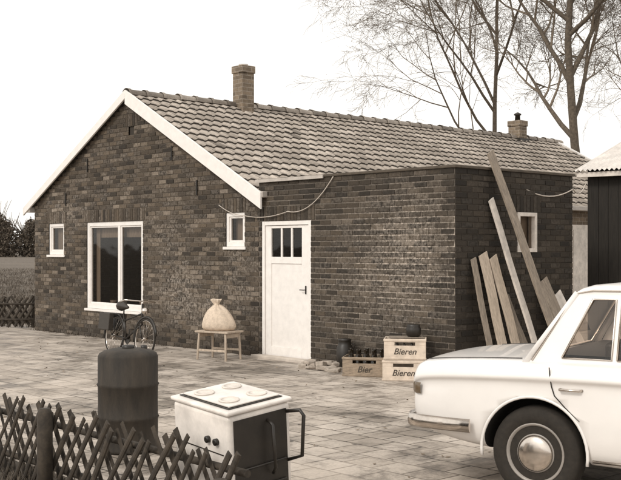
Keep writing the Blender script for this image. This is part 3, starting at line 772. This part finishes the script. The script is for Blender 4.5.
def gring(x0,x1,w0,z,r_):
    pts=[]
    for cx,cy,a0 in ((x1-r_,w0-r_,0),(x0+r_,w0-r_,90),(x0+r_,-w0+r_,180),(x1-r_,-w0+r_,270)):
        for q in range(0,91,30): pts.append((cx+r_*math.cos(R(a0+q)),cy+r_*math.sin(R(a0+q)),z))
    return pts
secs=[gring(T0-.012,T1+.014,WT+.003,ZT-.02,.05),gring(T0-.006,T1+.006,WT+.005,ZT,.06),gring(T0+.02,T1-.025,WT-.018,ZT+.024,.08),gring(T0+.08,T1-.09,WT-.07,ZT+.044,.09),gring(T0+.22,T1-.25,WT-.23,ZT+.060,.1),gring(T0+.42,T1-.45,WT-.43,ZT+.067,.05)]
rg_=[]
for s_ in secs: rg_.append(len(mb.v)); mb.v+=s_
L=len(secs[0])
for a,b_ in zip(rg_[:-1],rg_[1:]):
    for j in range(L): mb.face([a+j,a+(j+1)%L,b_+(j+1)%L,b_+j],sm=True)
mb.face([rg_[-1]+j for j in range(L)])
mb.done('cabin_roof_and_pillars',M_car,car)
mb=MB()
mb.poly([(B0+.12,-.62,ZB+.06),(B1-.2,-.62,ZB+.06),(B1-.2,.62,ZB+.06),(B0+.12,.62,ZB+.06)])
mb.box(1.32,1.46,-.56,.56,ZB,ZB+.15)
for yy in (-.3,.3): mb.box(2.12,2.24,yy-.22,yy+.22,ZB+.0,ZB+.17)
mb.done('seats_and_shelf',M_leather,car,bevel=.03,segs=3)
mb=MB(); mb.tube([(2.70+.09*math.sin(a)*.5,.32+.19*math.cos(a),ZB+.07+.17*math.sin(a)) for a in [2*math.pi*i/24 for i in range(25)]],.011,6,0,False); mb.done('steering_wheel',M_black,car)
gl=MB(); tr=MB()
for sy in (-1,1):
    for wp in wins:
        gl.poly([sidept(x,z,sy,-.003) for x,z in wp])
        Q=[sidept(x,z,sy,.003) for x,z in wp]; tr.tube(Q+[Q[0]],.007,6)
for rear in (True,False):
    gl.poly([endpt(rear,t,y,-.003) for t,y in EQ]); q2=[endpt(rear,t,y,.004) for t,y in EQ]
    tr.tube(q2+[q2[0]],.010,6)
gl.done('windows',M_cglass,car)
for sy in (-1,1):
    tr.tube([(B0+.06,sy*(WB-.0),ZB+.02),(T0+.0,sy*(WT+.006),ZT-.01),(T0+.12,sy*(WT+.008),ZT+.012),(T1-.12,sy*(WT+.008),ZT+.012),(T1+.02,sy*(WT+.006),ZT-.02)],.006,6)
tr.done('chrome_trim',M_chrome,car)
def wat(x):
    for (a,b_) in zip(st_[:-1],st_[1:]):
        if a[0]<=x<=b_[0]: return lerp(a[1],b_[1],(x-a[0])/(b_[0]-a[0]))
    return .79
mb=MB()
for sy in (-1,1):
    rl=[(1.04,.87),(1.045,.81),(1.05,.75),(1.07,.69),(1.14,.62),(1.235,.54)]
    mb.tube([(x,sy*(wat(x)*(1.0 if z>.76 else .985)),z) for x,z in rl],.004,4)
    for X in (2.05,3.05):
        mb.tube([(X,sy*(wat(X)*f),z) for z,f in ((.86,.965),(.81,.995),(.795,.998),(.75,.975),(.6,.985),(.45,.99),(.33,.972))],.004,4)
mb.done('door_shut_lines',M_black,car)
mb=MB()
for sy in (-1,1):
    for X in (1.11,2.13):
        y=wat(X)*.98
        mb.tube([(X,sy*y,.735),(X,sy*(y+.028),.735),(X+.13,sy*(y+.028),.735),(X+.14,sy*y,.735)],.009,6)
    mb.tube([(x,sy*(wat(x)*.978+.004),.30) for x in (1.32,2,3.08)],.010,5)
def bumper(x0,sgn,zc):
    P=[]
    for (x,y) in ((.50,-.81),(.30,-.81),(.12,-.79),(.03,-.755),(-.015,-.66),(-.035,-.4),(-.04,0),(-.035,.4),(-.015,.66),(.03,.755),(.12,.79),(.30,.81),(.50,.81)):
        P.append((x0+sgn*x,y))
    n=len(mb.v); prof=[(-.045,0),(-.03,.016),(0,.022),(.03,.016),(.045,0),(0,-.008)]
    for i,(x,y) in enumerate(P):
        a=P[max(0,i-1)]; b_=P[min(len(P)-1,i+1)]; t=Vector((b_[0]-a[0],b_[1]-a[1])).normalized(); nrm=Vector((-t.y,t.x))
        c=Vector((x-2.2,y))
        if nrm.dot(c)<0: nrm=-nrm
        for z,o_ in prof: mb.v.append((x+nrm.x*o_,y+nrm.y*o_,zc+z))
    for i in range(len(P)-1):
        for j in range(6):
            a=n+i*6+j; b_=n+i*6+(j+1)%6; mb.face([a,b_,b_+6,a+6],sm=True)
    mb.face([n+j for j in range(6)]); mb.face([n+(len(P)-1)*6+j for j in range(6)])
bumper(0,1,.45); bumper(LEN,-1,.45)
mb.done('bumpers_and_handles',M_chrome,car)
mb=MB()
for sy in (-1,1):
    pts=[]
    for (x,f) in ((-.004,.52),(.008,.90),(.03,.985),(.07,1.0),(.11,1.0)):
        pts.append((x-.004,sy*(f*max(wat(max(x,0)),.62)+.002)))
    n=len(mb.v)
    for x,y in pts: mb.v+=[(x,y,.63),(x-.003,y+sy*.006,.645),(x-.003,y+sy*.006,.69),(x,y,.705)]
    for i in range(len(pts)-1):
        for j in range(3): a=n+i*4+j; mb.face([a,a+1,a+5,a+4],sm=True)
mb.done('tail_lamps',M_lens,car)
mb=MB()
for sy in (-1,1):
    for yy in (.60,.42): mb.lathe([(.085,0),(.08,.03),(.04,.05),(.005,.055)],20,0,Matrix.Translation((LEN-.03,sy*yy,.66))@Matrix.Rotation(R(90),4,'Y'))
mb.done('headlamps',M_chrome,car)
mb=MB(); mb.box(LEN-.02,LEN+.005,-.33,.33,.55,.76); mb.box(-.02,.0,-.26,.26,.50,.60); mb.done('grille_and_plate',M_black,car,bevel=.003)
mb=MB()
def topz(x,y):
    for (a,b_) in zip(st_[:-1],st_[1:]):
        if a[0]<=x<=b_[0]: zt=lerp(a[3],b_[3],(x-a[0])/(b_[0]-a[0])); break
    return zt+.024-(abs(y)/.7)**2*.022
for sy in (-1,1): mb.tube([(x,sy*.64,topz(x,.64)-.003) for x in (.12,.3,.5,.7,.80)],.003,4)
mb.done('boot_seam',M_black,car)
for i,(ax,sy) in enumerate(((AX,-1),(FA,-1),(AX,1),(FA,1))):
    Mx=Matrix.Translation((ax,sy*.67,.305))@Matrix.Rotation(R(-90)*sy,4,'X')
    t=MB(); t.lathe([(.19,-.08),(.27,-.085),(.296,-.065),(.305,-.03),(.305,.03),(.296,.065),(.285,.078),(.25,.088),(.20,.084),(.19,.07)],48,0,Mx); t.done('tyre_%d'%(i+1),M_tyre,car)
    t=MB(); t.lathe([(.192,.04),(.196,.084),(.188,.088),(.178,.072),(.165,.055),(.125,.070),(.118,.074)],40,0,Mx); t.done('rim_%d'%(i+1),M_rim,car)
    t=MB(); t.lathe([(.118,.070),(.116,.086),(.10,.098),(.06,.106),(.02,.109),(.001,.109)],32,0,Mx); t.done('hubcap_%d'%(i+1),M_chrome,car)
    t=MB()
    for q in range(12):
        a=2*math.pi*q/12; t.lathe([(.014,0),(.014,.012)],8,0,Mx@Matrix.Translation((.147*math.cos(a),.147*math.sin(a),.0545)))
    t.done('rim_slots_%d'%(i+1),M_black,car)

# ---------------- trees
def tree(name,base,hgt,r0,lean,seed,fork=.45,dens=1.0,leaves=0,droop=0):
    rnd=random.Random(seed); mb=MB(); tips=[]
    def br(p,d,L,r,lev):
        n=7 if lev<2 else (5 if lev<4 else 4); pts=[p.copy()]; dd=d.copy(); rs=[r]
        for i in range(n):
            wob=.10+.06*lev
            dd=(dd+Vector((rnd.uniform(-wob,wob),rnd.uniform(-wob,wob),rnd.uniform(-wob,wob)*.6+(.05 if lev<3 else -droop)))).normalized()
            pts.append(pts[-1]+dd*(L/n)); rs.append(max(.005,r*(1-(.55 if lev==0 else .8)*(i+1)/n)))
        mb.tube(pts,rs,[9,7,5,4,3,3][min(lev,5)],0 if lev<2 else 1,cap=False)
        if lev>=5: tips.append(pts[-1]); return
        cnt=[9,7,6,5,5][lev]
        cnt=max(2,int(cnt*dens*rnd.uniform(.8,1.2)))
        for c in range(cnt):
            f0=fork if lev==0 else .22
            t=min(f0+(1-f0)*(c+rnd.random())/cnt,.999); i=int(t*n); f=t*n-i; q=pts[i].lerp(pts[i+1],f); ax=(pts[i+1]-pts[i]).normalized()
            ang=R(rnd.uniform(25,55)); az=rnd.uniform(0,2*math.pi); o1=ax.orthogonal().normalized(); o2=ax.cross(o1)
            nd=(ax*math.cos(ang)+(o1*math.cos(az)+o2*math.sin(az))*math.sin(ang)).normalized()
            Lc=L*(.62 if lev==0 else .6)*(1.15-.6*t)*rnd.uniform(.8,1.2); rc=min(rs[i]*.72,r*.5)
            br(q,nd,Lc,max(rc,.006),lev+1)
        if lev>=1:
            br(pts[-1],dd,L*.5,rs[-1],lev+1 if lev<4 else 5)
    br(Vector(base),Vector(lean).normalized(),hgt,r0,0)
    e=empty(name,base)
    o=mb.done('trunk_and_branches',[M_bark,M_twig],e); o.location=-Vector(base)
    if leaves:
        lf=MB()
        for tp in tips:
            for q in range(leaves):
                if rnd.random()<.5:
                    p=tp+Vector([rnd.uniform(-.25,.25) for _ in range(3)]); s=.03
                    a=Vector([rnd.uniform(-1,1) for _ in range(3)]).normalized()*s; b_=Vector([rnd.uniform(-1,1) for _ in range(3)]).normalized()*s
                    lf.poly([p,p+a,p+a+b_,p+b_])
        o=lf.done('last_leaves',M_leafd,e); o.location=-Vector(base)
    return e
tree('bare_tree',gp(588,38),12.5,.20,(-.03,0,1),31,.42,1.12,1,.0)
tree('bare_tree',gp(512,46),14,.13,(-.21,0,1),35,.34,1.0,1,.05)
tree('bare_tree',gp(668,52),13,.14,(-.02,0,1),44,.38,.9,0,.03)

# ---------------- hedgerow on horizon
def hedge(name,segs,seed,m_=M_leaf):
    rnd=random.Random(seed); mb=MB()
    for (x,y,r,h,n) in segs:
        for _ in range(n):
            a=rnd.uniform(0,2*math.pi); q=rnd.random()**.5; z=rnd.random()
            env=math.sin(math.pi*min(1,z*.8+.2))**.6
            p=Vector((x+r*q*math.cos(a)*env,y+r*q*math.sin(a)*.6*env,z*h*rnd.uniform(.8,1.05)))
            s=rnd.uniform(.15,.5)
            A=Vector([rnd.uniform(-1,1) for _ in range(3)])*s; B=Vector([rnd.uniform(-1,1) for _ in range(3)])*s
            mb.poly([p,p+A,p+A*.8+B,p+B*.7])
        for _ in range(12):
            a=rnd.uniform(-.5,.5); mb.tube([(x+rnd.uniform(-r,r)*.3,y,0),(x+a*r*1.4,y,h*.7),(x+a*r*2+rnd.uniform(-.6,.6),y,h*rnd.uniform(.95,1.1))],[.14,.07,.03],3)
    return mb.done(name,m_)
rnd=random.Random(2); segs=[]
x=-180
while x<160:
    vis=-66<x<-44
    segs.append((x,200+rnd.uniform(-10,10),rnd.uniform(2.5,5.5),rnd.uniform(5.5,10.5)*(1 if rnd.random()<.85 else .6),2200 if vis else 260)); x+=rnd.uniform(2.0,3.8)
hedge('distant_tree_row',segs,3)

# ---------------- grass tufts and litter
mb=MB(); rnd=random.Random(13)
def tuft(mb,p,n,h,sp=.03,bw=.004):
    for _ in range(n):
        a=rnd.uniform(0,6.28); b0=p+Vector((rnd.gauss(0,sp),rnd.gauss(0,sp),0)); hh=h*rnd.uniform(.5,1.2); wv=Vector((math.cos(a+1.57),math.sin(a+1.57),0))*bw
        t1=b0+Vector((math.cos(a)*hh*.25,math.sin(a)*hh*.25,hh*.6)); t2=b0+Vector((math.cos(a)*hh*.6,math.sin(a)*hh*.6,hh))
        mb.poly([b0-wv,b0+wv,t1+wv*.7,t1-wv*.7]); mb.poly([t1-wv*.7,t1+wv*.7,t2])
for _ in range(420): tuft(mb,hw(rnd.uniform(-7,4.6),rnd.uniform(-6.95,-6.38)),9,.10)
for _ in range(60): tuft(mb,hw(rnd.uniform(-10.8,-4),rnd.uniform(-.09,-.03)),6,.06)
for _ in range(260): tuft(mb,Vector((rnd.uniform(-9,-5.6),rnd.uniform(21.7,24),0)),8,.22)
mb.done('grass_tufts',M_grass)
mb=MB()
for _ in range(4200):
    Y=23+60*rnd.random()**1.5; r_=rnd.uniform(-.33,-.22); tuft(mb,Vector((r_*Y,Y,0)),4,.11,.14,.010)
mb.done('field_stubble',M_stub)
mb=MB()
for _ in range(420):
    p=hw(rnd.uniform(-9,5),rnd.uniform(-6.3,-.1),.008); s=rnd.uniform(.008,.028)
    Mx=Matrix.Translation(p)@Euler((rnd.uniform(-.4,.4),rnd.uniform(-.4,.4),rnd.uniform(0,6))).to_matrix().to_4x4()
    mb.poly([Mx@Vector((-s,0,.003)),Mx@Vector((0,-s*.6,.006)),Mx@Vector((s,0,.003)),Mx@Vector((0,s*.6,.0))])
mb.done('leaf_litter',M_leafd)
